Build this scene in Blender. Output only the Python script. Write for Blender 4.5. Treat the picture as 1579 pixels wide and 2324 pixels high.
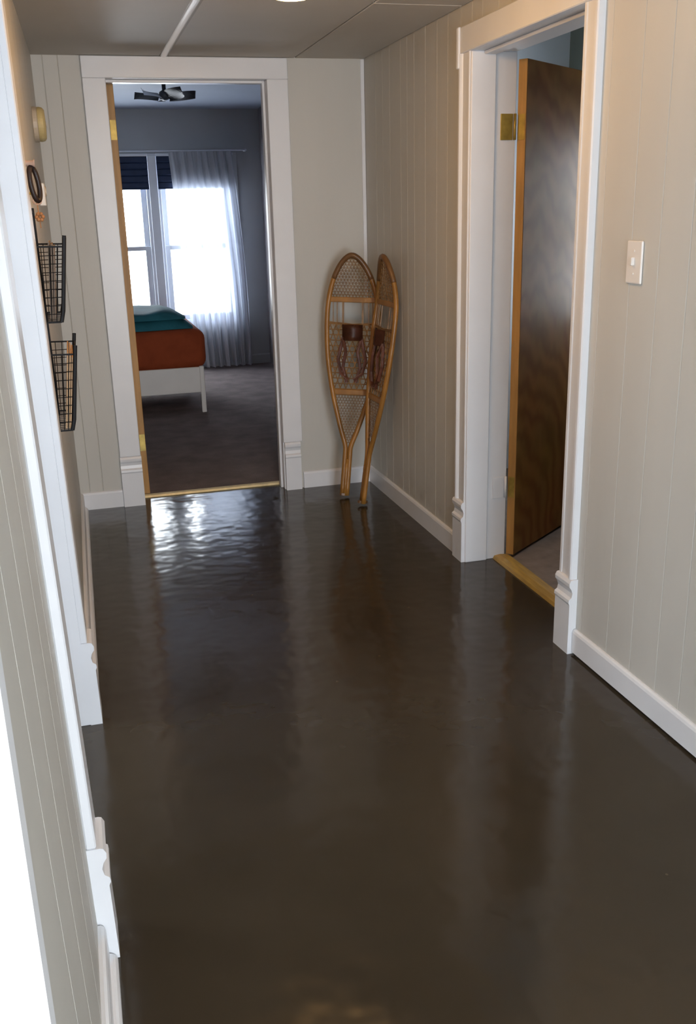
import bpy, bmesh, math, random
from mathutils import Vector, Matrix
random.seed(7)
sc = bpy.context.scene
COL = sc.collection
for o in list(bpy.data.objects):
    bpy.data.objects.remove(o, do_unlink=True)

# ------------------------------------------------------------------ camera
FPX, PPX, IW, IH = 2151.64, 775.33, 1579, 2324
YAW, PITCH, ROLL = 0.2642, 0.3072, -0.0282
CAM = Vector((-1.4826, -4.8327, 1.4244))
fwd = Vector((math.sin(YAW)*math.cos(PITCH), math.cos(YAW)*math.cos(PITCH), -math.sin(PITCH)))
rgt = Vector((math.cos(YAW), -math.sin(YAW), 0))
upv = rgt.cross(fwd)
r2 = math.cos(ROLL)*rgt + math.sin(ROLL)*upv
u2 = -math.sin(ROLL)*rgt + math.cos(ROLL)*upv
cam_d = bpy.data.cameras.new('camera')
cam_d.sensor_width = 36.0
cam_d.lens = FPX/IH*36.0
cam_d.shift_x = (IW/2-PPX)/IH
cam_d.clip_start = 0.02
cam_o = bpy.data.objects.new('camera', cam_d)
COL.objects.link(cam_o)
m = Matrix.Identity(4)
for i in range(3):
    m[i][0], m[i][1], m[i][2], m[i][3] = r2[i], u2[i], -fwd[i], CAM[i]
cam_o.matrix_world = m
sc.camera = cam_o

# ------------------------------------------------------------------ world, exposure
SKY = 15.0
w = bpy.data.worlds.new('overcast_sky')
sc.world = w
w.use_nodes = True
bg = w.node_tree.nodes['Background']
bg.inputs[0].default_value = (0.86, 0.93, 1.0, 1)
bg.inputs[1].default_value = SKY
sc.view_settings.view_transform = 'Standard'
sc.view_settings.look = 'None'
sc.view_settings.gamma = 1.0
sc.view_settings.use_curve_mapping = False
sc.view_settings.exposure = 0.26
sc.cycles.max_bounces = 7
sc.cycles.diffuse_bounces = 5
sc.cycles.glossy_bounces = 3
sc.cycles.adaptive_threshold = 0.06; sc.cycles.adaptive_min_samples = 16
sc.cycles.transparent_max_bounces = 8
sc.cycles.sample_clamp_indirect = 6.0
sc.cycles.caustics_refractive = False

def portal(name, loc, rot, sx, sy):
    l = bpy.data.lights.new(name, 'AREA')
    l.shape = 'RECTANGLE'; l.size = sx; l.size_y = sy
    l.cycles.is_portal = True
    o = bpy.data.objects.new(name, l)
    o.location = loc; o.rotation_euler = rot
    COL.objects.link(o)
    return o
# light leaves along local -Z
portal('bedroom_window_portal', (-0.665, 4.64, 1.2), (-math.pi/2, 0, 0), 1.56, 1.6)
portal('entry_window_portal', (-0.78, -6.74, 1.095), (math.pi/2, 0, 0), 1.44, 1.96)
portal('washroom_window_portal', (1.19, -0.775, 1.3), (0, math.pi/2, 0), 0.94, 0.49)
portal('left_room_window_portal', (-3.62, -2.16, 1.4), (0, -math.pi/2, 0), 1.14, 0.88)

# ------------------------------------------------------------------ materials
def mat(name, color, rough=0.5, spec=0.5, noise=0.0, nscale=8.0, bump=0.0, bscale=40.0, metal=0.0,
        coat=0.0, stretch=(1, 1, 1), emit=None, col2=None, detail=4.0):
    M = bpy.data.materials.new(name)
    M.use_nodes = True
    nt = M.node_tree
    b = nt.nodes['Principled BSDF']
    b.inputs['Base Color'].default_value = (*color, 1)
    b.inputs['Roughness'].default_value = rough
    b.inputs['Metallic'].default_value = metal
    b.inputs['Specular IOR Level'].default_value = spec
    if coat:
        b.inputs['Coat Weight'].default_value = coat
        b.inputs['Coat Roughness'].default_value = 0.1
    if emit:
        b.inputs['Emission Color'].default_value = (*emit[:3], 1)
        b.inputs['Emission Strength'].default_value = emit[3]
    tc = nt.nodes.new('ShaderNodeTexCoord')
    mp = nt.nodes.new('ShaderNodeMapping')
    mp.inputs['Scale'].default_value = stretch
    nt.links.new(tc.outputs['Object'], mp.inputs['Vector'])
    if noise or col2:
        n = nt.nodes.new('ShaderNodeTexNoise')
        n.inputs['Scale'].default_value = nscale
        n.inputs['Detail'].default_value = detail
        nt.links.new(mp.outputs[0], n.inputs['Vector'])
        r = nt.nodes.new('ShaderNodeValToRGB')
        c2 = col2 if col2 else tuple(c*(1-noise) for c in color)
        c1 = color if col2 else tuple(min(1, c*(1+noise*0.6)) for c in color)
        r.color_ramp.elements[0].position = 0.3
        r.color_ramp.elements[1].position = 0.7
        r.color_ramp.elements[0].color = (*c2, 1)
        r.color_ramp.elements[1].color = (*c1, 1)
        nt.links.new(n.outputs['Fac'], r.inputs[0])
        nt.links.new(r.outputs[0], b.inputs['Base Color'])
    if bump:
        n2 = nt.nodes.new('ShaderNodeTexNoise')
        n2.inputs['Scale'].default_value = bscale
        n2.inputs['Detail'].default_value = 3.0
        nt.links.new(mp.outputs[0], n2.inputs['Vector'])
        bp = nt.nodes.new('ShaderNodeBump')
        bp.inputs['Strength'].default_value = bump
        bp.inputs['Distance'].default_value = 0.01
        nt.links.new(n2.outputs['Fac'], bp.inputs['Height'])
        nt.links.new(bp.outputs[0], b.inputs['Normal'])
    return M

M_WALL = mat('greige_panel_paint', (0.54, 0.525, 0.485), 0.45, 0.4, 0.05, 3, 0.08, 30, stretch=(1, 1, 0.25))
M_TRIM = mat('white_trim_paint', (0.735, 0.745, 0.775), 0.32, 0.5, 0.03, 6, 0.05, 25)
M_CEIL = mat('ceiling_paint', (0.55, 0.51, 0.455), 0.62, 0.35, 0.06, 2, 0.10, 14)
M_STRIP = mat('gloss_strip_paint', (0.55, 0.51, 0.455), 0.13, 0.8, coat=1.0)
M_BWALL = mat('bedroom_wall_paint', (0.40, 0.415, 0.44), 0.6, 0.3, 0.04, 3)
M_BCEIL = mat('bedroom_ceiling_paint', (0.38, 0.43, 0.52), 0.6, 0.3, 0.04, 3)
M_BWALL_SHADE = mat('bedroom_wall_shaded_paint', (0.25, 0.23, 0.24), 0.6, 0.3, 0.04, 3)  # darker wall colour, stands in for shade on the bedroom's right wall
M_WASH = mat('washroom_paint', (0.72, 0.78, 0.84), 0.5, 0.3, 0.03, 3)
M_WASH_SHADE = mat('washroom_shaded_paint', (0.17, 0.19, 0.165), 0.5, 0.3, 0.03, 3)  # shade of the unlit side room wall, put into its base colour
M_VINYL = mat('washroom_vinyl', (0.20, 0.16, 0.135), 0.4, 0.4, 0.25, 18, 0.1, 30)
M_EDGE = mat('door_edge_wood', (0.44, 0.235, 0.07), 0.45, 0.4, 0.25, 6, 0.1, 60, stretch=(6, 6, 0.6))
M_BRASS = mat('aged_brass', (0.40, 0.28, 0.06), 0.4, 0.5, 0.3, 30, metal=0.4)
M_BRASSP = mat('brass_threshold', (0.78, 0.68, 0.42), 0.35, 0.5, 0.15, 30, metal=0.2)
M_THR = mat('gold_wood_threshold', (0.42, 0.27, 0.055), 0.35, 0.5, 0.25, 12, stretch=(8, 1, 1))
M_ASH = mat('ash_wood', (0.33, 0.150, 0.030), 0.35, 0.5, 0.4, 14, 0.08, 60, stretch=(1, 1, 0.3))
M_ASHD = mat('dark_ash_wood', (0.16, 0.075, 0.025), 0.4, 0.5, 0.3, 14)
M_GUT = mat('rawhide_lacing', (0.27, 0.145, 0.055), 0.45, 0.5, 0.3, 40)
M_LEATH = mat('oxblood_leather', (0.115, 0.036, 0.018), 0.4, 0.5, 0.4, 25, 0.2, 80)
M_BLACK = mat('black_wire', (0.010, 0.010, 0.012), 0.6, 0.25)
M_IVORY = mat('ivory_plastic', (0.52, 0.42, 0.20), 0.4, 0.5, 0.08, 10)
M_IVORY2 = mat('pale_ivory_plastic', (0.50, 0.42, 0.32), 0.4, 0.5, 0.05, 10)
M_WPLAS = mat('white_plastic', (0.74, 0.70, 0.66), 0.35, 0.5)
M_DKBRN = mat('dark_brown_leather', (0.022, 0.010, 0.009), 0.45, 0.5, 0.3, 30)
M_TAN = mat('manila_card', (0.62, 0.40, 0.23), 0.7, 0.2, 0.12, 20)
M_GREYP = mat('grey_brown_paper', (0.26, 0.20, 0.16), 0.7, 0.2, 0.2, 20)
M_PINK = mat('pale_pink_wood', (0.50, 0.34, 0.27), 0.6, 0.3, 0.1, 20)
M_ORNG = mat('orange_bead', (0.42, 0.20, 0.09), 0.5, 0.4, 0.2, 40)
M_NAVY = mat('navy_blind', (0.020, 0.035, 0.085), 0.6, 0.3, 0.1, 20)
M_WFRM = mat('window_paint', (0.62, 0.66, 0.74), 0.4, 0.5, 0.03, 8)
M_RUST = mat('rust_bedspread', (0.30, 0.058, 0.018), 0.8, 0.2, 0.15, 9, 0.25, 60)
M_TEAL = mat('teal_blanket', (0.025, 0.14, 0.175), 0.75, 0.2, 0.2, 7, 0.25, 50)
M_CREAM = mat('cream_bed_paint', (0.82, 0.77, 0.72), 0.4, 0.4, 0.04, 5)
M_FAN = mat('fan_blade_gray', (0.06, 0.065, 0.08), 0.4, 0.5, 0.1, 10)
M_FANW = mat('fan_blade_white', (0.62, 0.66, 0.74), 0.4, 0.5)
M_LAMPB = mat('lamp_brass', (0.55, 0.40, 0.18), 0.3, 0.5, metal=0.8)
M_OPAL = mat('opal_glass', (0.9, 0.8, 0.6), 0.3, 0.5, emit=(1.0, 0.56, 0.20, 34.0))

def floor_material():
    M = bpy.data.materials.new('gloss_brown_floor_paint'); M.use_nodes = True
    nt = M.node_tree; b = nt.nodes['Principled BSDF']
    tc = nt.nodes.new('ShaderNodeTexCoord')
    def noise(scale, detail, stretch, rotz=0):
        mp = nt.nodes.new('ShaderNodeMapping'); mp.inputs['Scale'].default_value = stretch
        mp.inputs['Rotation'].default_value = (0, 0, rotz)
        n = nt.nodes.new('ShaderNodeTexNoise')
        n.inputs['Scale'].default_value = scale; n.inputs['Detail'].default_value = detail
        nt.links.new(tc.outputs['Object'], mp.inputs[0]); nt.links.new(mp.outputs[0], n.inputs['Vector'])
        return n
    n1 = noise(2.2, 5, (1, 1, 1))
    r = nt.nodes.new('ShaderNodeValToRGB')
    r.color_ramp.elements[0].position = 0.3; r.color_ramp.elements[1].position = 0.72
    r.color_ramp.elements[0].color = (0.036, 0.0275, 0.0175, 1)
    r.color_ramp.elements[1].color = (0.044, 0.034, 0.022, 1)
    nt.links.new(n1.outputs['Fac'], r.inputs[0])
    # sparse pale flecks in the paint
    v = nt.nodes.new('ShaderNodeTexVoronoi'); v.inputs['Scale'].default_value = 5.0
    nt.links.new(tc.outputs['Object'], v.inputs['Vector'])
    lt = nt.nodes.new('ShaderNodeMath'); lt.operation = 'LESS_THAN'; lt.inputs[1].default_value = 0.022
    nt.links.new(v.outputs['Distance'], lt.inputs[0])
    mx = nt.nodes.new('ShaderNodeMixRGB'); mx.inputs[2].default_value = (0.11, 0.085, 0.05, 1)
    fs = nt.nodes.new('ShaderNodeMath'); fs.operation = 'MULTIPLY'; fs.inputs[1].default_value = 0.5
    nt.links.new(lt.outputs[0], fs.inputs[0]); nt.links.new(fs.outputs[0], mx.inputs[0])
    nt.links.new(r.outputs[0], mx.inputs[1]); nt.links.new(mx.outputs[0], b.inputs['Base Color'])
    rr = nt.nodes.new('ShaderNodeMapRange')
    rr.inputs['To Min'].default_value = 0.08; rr.inputs['To Max'].default_value = 0.20
    n4 = noise(1.6, 3, (1, 1, 1)); nt.links.new(n4.outputs['Fac'], rr.inputs['Value'])
    nt.links.new(rr.outputs[0], b.inputs['Roughness'])
    b.inputs['Specular IOR Level'].default_value = 0.42
    n2 = noise(12, 1, (1, 1, 1)); n3 = noise(15, 1, (1.0, 0.22, 1), math.radians(-35))
    ad = nt.nodes.new('ShaderNodeMath'); ad.operation = 'MULTIPLY_ADD'; ad.inputs[1].default_value = 0.35
    nt.links.new(n3.outputs['Fac'], ad.inputs[0]); nt.links.new(n2.outputs['Fac'], ad.inputs[2])
    bp = nt.nodes.new('ShaderNodeBump'); bp.inputs['Strength'].default_value = 0.22; bp.inputs['Distance'].default_value = 0.008
    nt.links.new(ad.outputs[0], bp.inputs['Height']); nt.links.new(bp.outputs[0], b.inputs['Normal'])
    return M
M_FLOOR = floor_material()

def carpet_material():
    M = mat('brown_carpet', (0.27, 0.225, 0.215), 0.95, 0.1, col2=(0.19, 0.155, 0.15), nscale=7, detail=6)
    nt = M.node_tree; b = nt.nodes['Principled BSDF']
    n = nt.nodes.new('ShaderNodeTexNoise'); n.inputs['Scale'].default_value = 160
    tc = nt.nodes.new('ShaderNodeTexCoord'); nt.links.new(tc.outputs['Object'], n.inputs['Vector'])
    bp = nt.nodes.new('ShaderNodeBump'); bp.inputs['Strength'].default_value = 0.8; bp.inputs['Distance'].default_value = 0.01
    nt.links.new(n.outputs['Fac'], bp.inputs['Height']); nt.links.new(bp.outputs[0], b.inputs['Normal'])
    return M
M_CARPET = carpet_material()

def veneer_material():
    M = bpy.data.materials.new('birch_veneer_dark_stain'); M.use_nodes = True
    nt = M.node_tree; b = nt.nodes['Principled BSDF']
    b.inputs['Roughness'].default_value = 0.55; b.inputs['Specular IOR Level'].default_value = 0.3
    tc = nt.nodes.new('ShaderNodeTexCoord')
    mp = nt.nodes.new('ShaderNodeMapping'); mp.inputs['Scale'].default_value = (2.2, 2.2, 1.5)
    nt.links.new(tc.outputs['Object'], mp.inputs[0])
    wv = nt.nodes.new('ShaderNodeTexWave'); wv.wave_type = 'RINGS'; wv.rings_direction = 'Y'
    wv.inputs['Scale'].default_value = 1.7; wv.inputs['Distortion'].default_value = 9.0
    wv.inputs['Detail'].default_value = 3.0; wv.inputs['Detail Scale'].default_value = 1.2
    nt.links.new(mp.outputs[0], wv.inputs['Vector'])
    r = nt.nodes.new('ShaderNodeValToRGB')
    r.color_ramp.elements[0].color = (0.30, 0.125, 0.028, 1); r.color_ramp.elements[1].color = (0.42, 0.19, 0.048, 1)
    nt.links.new(wv.outputs['Fac'], r.inputs[0])
    n = nt.nodes.new('ShaderNodeTexNoise'); n.inputs['Scale'].default_value = 2.2; n.inputs['Detail'].default_value = 5
    nt.links.new(mp.outputs[0], n.inputs['Vector'])
    mx = nt.nodes.new('ShaderNodeMixRGB'); mx.blend_type = 'MULTIPLY'; mx.inputs[0].default_value = 0.45
    nt.links.new(r.outputs[0], mx.inputs[1]); nt.links.new(n.outputs['Color'], mx.inputs[2])
    nt.links.new(mx.outputs[0], b.inputs['Base Color'])
    return M
M_VENEER = veneer_material()

def glass_material():
    M = bpy.data.materials.new('window_glass'); M.use_nodes = True
    nt = M.node_tree; out = nt.nodes['Material Output']
    nt.nodes.remove(nt.nodes['Principled BSDF'])
    t = nt.nodes.new('ShaderNodeBsdfTransparent'); g = nt.nodes.new('ShaderNodeBsdfGlossy'); g.inputs['Roughness'].default_value = 0.02
    mx = nt.nodes.new('ShaderNodeMixShader'); mx.inputs[0].default_value = 0.06
    nt.links.new(t.outputs[0], mx.inputs[1]); nt.links.new(g.outputs[0], mx.inputs[2]); nt.links.new(mx.outputs[0], out.inputs[0])
    return M
M_GLASS = glass_material()

def sheer_material():
    M = bpy.data.materials.new('sheer_white_voile'); M.use_nodes = True
    nt = M.node_tree; out = nt.nodes['Material Output']
    nt.nodes.remove(nt.nodes['Principled BSDF'])
    t = nt.nodes.new('ShaderNodeBsdfTransparent'); t.inputs[0].default_value = (0.93, 0.95, 1, 1)
    tr = nt.nodes.new('ShaderNodeBsdfTranslucent'); tr.inputs[0].default_value = (0.32, 0.35, 0.42, 1)
    d = nt.nodes.new('ShaderNodeBsdfDiffuse'); d.inputs[0].default_value = (0.75, 0.77, 0.82, 1)
    m1 = nt.nodes.new('ShaderNodeMixShader'); m1.inputs[0].default_value = 0.5
    m2 = nt.nodes.new('ShaderNodeMixShader'); m2.inputs[0].default_value = 0.96
    nt.links.new(tr.outputs[0], m1.inputs[1]); nt.links.new(d.outputs[0], m1.inputs[2])
    nt.links.new(t.outputs[0], m2.inputs[1]); nt.links.new(m1.outputs[0], m2.inputs[2]); nt.links.new(m2.outputs[0], out.inputs[0])
    return M
M_SHEER = sheer_material()

# ------------------------------------------------------------------ helpers
def link(name, bm, material, parent=None, smooth=False):
    me = bpy.data.meshes.new(name)
    bmesh.ops.recalc_face_normals(bm, faces=bm.faces)
    bm.to_mesh(me); bm.free()
    me.materials.append(material)
    if smooth:
        for p in me.polygons: p.use_smooth = True
    o = bpy.data.objects.new(name, me)
    COL.objects.link(o)
    if parent is not None: o.parent = parent
    return o
def empty(name, loc=(0, 0, 0)):
    o = bpy.data.objects.new(name, None); COL.objects.link(o); o.location = loc
    o.empty_display_size = 0.05
    return o
def tag(o, label=None, cat=None, group=None, kind=None):
    if label: o['label'] = label
    if cat: o['category'] = cat
    if group: o['group'] = group
    if kind: o['kind'] = kind
    return o
def box(bm, x0, x1, y0, y1, z0, z1, bev=0.0, fn=None, seg=1):
    t = bmesh.new()
    bmesh.ops.create_cube(t, size=1)
    for v in t.verts:
        v.co = Vector(((x0+x1)/2+v.co.x*(x1-x0), (y0+y1)/2+v.co.y*(y1-y0), (z0+z1)/2+v.co.z*(z1-z0)))
    if bev:
        bmesh.ops.bevel(t, geom=t.edges[:], offset=bev, segments=seg, affect='EDGES', profile=0.5)
    if fn:
        for v in t.verts: v.co = fn(v.co)
    me = bpy.data.meshes.new('tmp'); t.to_mesh(me); t.free(); bm.from_mesh(me); bpy.data.meshes.remove(me)
    return bm
def bx(*a, **k): return box(bmesh.new(), *a, **k)
def prism(bm, pts, axis, a0, a1, fn=None):
    """extrude a 2D outline along an axis; pts are in the other two axes, in xyz order"""
    def P(p, a):
        if axis == 'x': c = (a, p[0], p[1])
        elif axis == 'y': c = (p[0], a, p[1])
        else: c = (p[0], p[1], a)
        c = Vector(c)
        return fn(c) if fn else c
    A = [bm.verts.new(P(p, a0)) for p in pts]; B = [bm.verts.new(P(p, a1)) for p in pts]
    n = len(pts)
    bm.faces.new(A); bm.faces.new(B[::-1])
    for i in range(n): bm.faces.new((A[i], B[i], B[(i+1) % n], A[(i+1) % n]))
    return bm
def tube(bm, path, r, seg=8, closed=False, ry=None, caps=True):
    path = [Vector(p) for p in path]
    n = len(path); rings = []
    prev = None
    for i, p in enumerate(path):
        if closed: t = path[(i+1) % n]-path[i-1]
        else: t = path[min(i+1, n-1)]-path[max(i-1, 0)]
        t.normalize()
        if prev is None:
            a = Vector((0, 0, 1)) if abs(t.z) < 0.9 else Vector((1, 0, 0))
        else: a = prev
        u = (a - t*a.dot(t)); u.normalize(); prev = u
        v = t.cross(u)
        rad = r[i] if isinstance(r, (list, tuple)) else r
        rings.append([bm.verts.new(p+u*math.cos(2*math.pi*k/seg)*rad+v*math.sin(2*math.pi*k/seg)*(ry if ry else rad)) for k in range(seg)])
    m_ = n if closed else n-1
    for i in range(m_):
        A, B = rings[i], rings[(i+1) % n]
        for k in range(seg): bm.faces.new((A[k], A[(k+1) % seg], B[(k+1) % seg], B[k]))
    if caps and not closed:
        bm.faces.new(rings[0][::-1]); bm.faces.new(rings[-1])
    return bm
def lathe(bm, prof, seg, org, axis):
    """prof: (radius, height) along axis"""
    ax = Vector(axis).normalized()
    u = ax.orthogonal().normalized(); v = ax.cross(u); org = Vector(org)
    rings = [[bm.verts.new(org+ax*h+(u*math.cos(2*math.pi*k/seg)+v*math.sin(2*math.pi*k/seg))*max(r, 1e-5)) for k in range(seg)] for r, h in prof]
    for A, B in zip(rings, rings[1:]):
        for k in range(seg): bm.faces.new((A[k], A[(k+1) % seg], B[(k+1) % seg], B[k]))
    bm.faces.new(rings[0][::-1]); bm.faces.new(rings[-1])
    return bm

# ------------------------------------------------------------------ dimensions
H = 2.129
YE = -6.6            # entry end of the hall, behind the camera
RF, RN, RZ = -1.3517, -2.1693, 1.9614      # right doorway
RD = 0.171                                  # depth of right jamb
FA, FB, FC, FD, FZ = -1.339, -1.2348, -0.4893, -0.3863, 2.03   # far doorway casing/opening
FDP = 0.13
LF, LN, LZ = -2.24, -3.10, 1.97             # left doorway
def lerp_tab(t, y):
    for (y0, a), (y1, b) in zip(t, t[1:]):
        if y <= y0 and y >= y1: return a+(b-a)*(y0-y)/(y0-y1)
    return t[0][1] if y > t[0][0] else t[-1][1]
def xw(y, z):                                # the left wall is slightly out of true
    a = lerp_tab([(0, -1.551), (-2.24, -1.565), (-3.15, -1.566), (-7.5, -1.57)], y)
    b = lerp_tab([(0, -1.551), (-2.24, -1.581), (-3.15, -1.594), (-7.5, -1.60)], y)
    return a+(b-a)*z/1.3
def LW(c): return Vector((c.x+xw(c.y, c.z), c.y, c.z))

# ================================================================== setting
fl = tag(link('floor', bx(-1.75, 0.125, YE-0.1, 0.125, -0.1, 0.0), M_FLOOR), 'glossy dark brown painted hallway floor', 'floor', kind='structure')
fb = tag(link('floor_bedroom', bx(-2.8, 0.5, 0.12, 4.6, -0.1, 0.008), M_CARPET), 'grey-brown bedroom carpet beyond the doorway', 'carpet', kind='structure')
fw = tag(link('floor_washroom', bx(0.13, 1.2, -3.3, 0.0, -0.1, 0.004), M_VINYL), 'brown floor of the side room behind the wooden door', 'floor', kind='structure')

# --- ceiling of the hall: backing with separate panels
cl = tag(link('ceiling', bx(-1.8, 0.2, YE-0.1, 0.13, H+0.008, H+0.1), M_CEIL), 'taupe panelled hallway ceiling', 'ceiling', kind='structure')
xs = [-1.62, -0.965, -0.345, 0.0]
ys = [[0.0, -2.45, -4.9, YE], [0.0, -2.45, -4.9, YE], [0.0, -1.25, -3.69, YE]]
for i in range(3):
    for j in range(3):
        link('ceiling_panel', bx(xs[i]+0.003, xs[i+1]-0.003, ys[i][j+1]+0.003, ys[i][j]-0.003 if j else 0.0, H-0.004, H+0.01, bev=0.003), M_CEIL, cl)
sb = bmesh.new()
pts = [(-0.965+0.031*math.sin(a), H-0.004+0.0237-0.031*math.cos(a)) for a in [math.radians(-40+8*k) for k in range(11)]]
prism(sb, pts, 'y', YE, -0.02)
link('cover_strip', sb, M_STRIP, cl, smooth=True)

# --- right wall
def split(a, b, lo, hi, rnd):
    out = [a]; 
    while out[-1]+lo*1.5 < b: out.append(out[-1]+rnd.uniform(lo, hi))
    if out[-1] >= b-0.03: out.pop()
    out.append(b); return out
wb = bmesh.new()
box(wb, 0.008, 0.15, RF+0.02, 0.0, 0, H+0.02); box(wb, 0.008, 0.15, YE, RN-0.02, 0, H+0.02); box(wb, 0.008, 0.15, RN-0.02, RF+0.02, RZ+0.02, H+0.02)
wr = tag(link('wall_right', wb, M_WALL), 'right hallway wall of greige grooved boards', 'wall', kind='structure')
rnd = random.Random(3)
for a, b, z0 in ((RF+0.02, 0.0, 0.0), (RN-0.02, RF+0.02, RZ+0.02), (YE, RN-0.02, 0.0)):
    e = split(a, b, 0.085, 0.165, rnd)
    for y0, y1 in zip(e, e[1:]):
        o = link('board', prism(bmesh.new(), [(0.009, y0), (0.0016, y0), (0.0, y0+0.0022), (0.0, y1-0.0022), (0.0016, y1), (0.009, y1)], 'z', z0, H-0.001), M_WALL, wr)

# --- far wall
wb = bmesh.new()
box(wb, -2.8, FB-0.02, 0.008, FDP-0.005, 0, 2.5); box(wb, FC+0.02, 0.5, 0.008, FDP-0.005, 0, 2.5); box(wb, FB-0.02, FC+0.02, 0.008, FDP-0.005, FZ+0.02, 2.5)
wfar = tag(link('wall_far', wb, M_WALL), 'far end wall of the hallway around the bedroom doorway', 'wall', kind='structure')
for x0, x1, z0 in ((-1.58, -1.503, 0), (-1.503, -1.437, 0), (-1.437, FB-0.02, 0), (FB-0.02, FC+0.02, FZ+0.02), (FC+0.02, 0.0, 0)):
    link('board', prism(bmesh.new(), [(x0, 0.009), (x0, 0.003), (x0+0.003, 0.0), (x1-0.003, 0.0), (x1, 0.003), (x1, 0.009)], 'z', z0, H-0.001), M_WALL, wfar)
tag(link('trim_corner', bx(-0.020, -0.001, -0.006, 0.0, 0.09, H-0.005, bev=0.002), M_TRIM), 'narrow pale strip in the far right wall corner', 'trim', kind='structure')

# --- left wall
wb = bmesh.new()
LSEG = ((LF+0.02, 0.0, 0.0, H), (LN-0.02, LF+0.02, LZ+0.02, H), (YE, LN-0.02, 0.0, H))
for a, b, z0, z1 in LSEG:
    n = max(1, int((b-a)/0.3))
    for k in range(n):
        box(wb, -0.14, -0.008, a+(b-a)*k/n, a+(b-a)*(k+1)/n, z0, z1+(0.02 if z1 == H else 0), fn=LW)
wl = tag(link('wall_left', wb, M_WALL), 'left hallway wall of greige grooved boards seen edge-on', 'wall', kind='structure')
rnd = random.Random(5)
for a, b, z0, z1 in LSEG:
    e = split(a, b, 0.13, 0.20, rnd)
    for y0, y1 in zip(e, e[1:]):
        link('board', prism(bmesh.new(), [(-0.009, y0), (-0.0016, y0), (0.0, y0+0.0022), (0.0, y1-0.0022), (-0.0016, y1), (-0.009, y1)], 'z', z0, z1-0.001, fn=LW), M_WALL, wl)

# --- entry end behind the camera: wall with a tall window
wb = bmesh.new()
box(wb, -1.75, -1.49, YE-0.12, YE, 0, H+0.02); box(wb, -0.06, 0.15, YE-0.12, YE, 0, H+0.02)
box(wb, -1.49, -0.06, YE-0.12, YE, 0, 0.12); box(wb, -1.49, -0.06, YE-0.12, YE, 2.07, H+0.02)
tag(link('wall_entry', wb, M_WALL), 'glazed entry end wall of the hallway behind the camera', 'wall', kind='structure')

def big_window(name, axis, c, a0, a1, z0, z1, label):
    def B(u0, u1, w0, w1, t0, t1, **k):
        return bx(u0, u1, c+t0, c+t1, w0, w1, **k) if axis == 'x' else bx(c+t0, c+t1, u0, u1, w0, w1, **k)
    root = tag(empty(name, (0, 0, 0)), label, 'window', kind='structure')
    for u0, u1, w0, w1 in ((a0, a0+0.05, z0, z1), (a1-0.05, a1, z0, z1), (a0+0.05, a1-0.05, z0, z0+0.06), (a0+0.05, a1-0.05, z1-0.05, z1), (a0+0.05, a1-0.05, (z0+z1)/2-0.02, (z0+z1)/2+0.02)):
        link('sash_bar', B(u0, u1, w0, w1, -0.03, 0.03, bev=0.003), M_TRIM, root)
    for w0, w1 in ((z0+0.06, (z0+z1)/2-0.02), ((z0+z1)/2+0.02, z1-0.05)):
        link('window_pane', B(a0+0.05, a1-0.05, w0, w1, -0.003, 0.003), M_GLASS, root)
big_window('window_3', 'x', YE-0.06, -1.49, -0.06, 0.12, 2.07, 'tall glazed entry window at the end of the hall behind the camera')

# --- baseboards
BH = 0.0897
def base_profile(th, h): return [(0.0, 0.0), (th, 0.0), (th, h-0.012), (th-0.003, h-0.004), (th-0.008, h), (0.0, h)]
def baseboard_y(name, y0, y1, side, label, shoe=False, gap=0.0):
    bm = bmesh.new()
    n = max(1, int(abs(y1-y0)/0.4))
    for k in range(n):
        a, b = y0+(y1-y0)*k/n, y0+(y1-y0)*(k+1)/n
        if side == 'R': prism(bm, [(-x, max(z, gap)) for x, z in base_profile(0.013, BH)], 'y', a, b)
        else: prism(bm, base_profile(0.015, BH), 'y', a, b, fn=LW)
    o = tag(link(name, bm, M_TRIM), label, 'baseboard', kind='structure')
    if shoe:
        bm = bmesh.new()
        pts = [(0.014, 0.0), (0.030, 0.0), (0.029, 0.006), (0.025, 0.013), (0.020, 0.017), (0.014, 0.019)]
        for k in range(n):
            a, b = y0+(y1-y0)*k/n, y0+(y1-y0)*(k+1)/n
            prism(bm, pts, 'y', a, b, fn=LW)
        link('shoe_molding', bm, M_TRIM, o)
    return o
baseboard_y('baseboard_right', RF+0.105, -0.013, 'R', 'white baseboard on the right wall beside the snowshoes')
baseboard_y('baseboard_right_near', YE, RN-0.1, 'R', 'white baseboard under the light switch wall', gap=0.009)
baseboard_y('baseboard_left', LF+0.106, -0.015, 'L', 'white baseboard on the left wall below the wire baskets', True)
baseboard_y('baseboard_left_near', YE, LN-0.11, 'L', 'white baseboard on the near left wall', True)
for nm, x0, x1, lab in (('baseboard_far', FD+0.002, -0.001, 'short white baseboard behind the snowshoes'), ('baseboard_far_left', -1.553, FA-0.002, 'short white baseboard left of the bedroom doorway')):
    bm = prism(bmesh.new(), [(-x, z) for x, z in base_profile(0.013, BH)], 'x', x0, x1)
    tag(link(nm, bm, M_TRIM), lab, 'baseboard', kind='structure')

# --- door trim
PL = 0.262
def plinth_profile(t):
    """(thickness, z) up the face of a plinth block with a moulded top"""
    return [(0, 0), (t, 0), (t, 0.175), (t+0.004, 0.183), (t+0.003, 0.193), (t-0.006, 0.200), (t-0.009, 0.215),
            (t-0.005, 0.228), (t+0.002, 0.238), (t+0.003, 0.250), (t-0.002, 0.260), (t-0.008, PL), (0, PL)]
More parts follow.
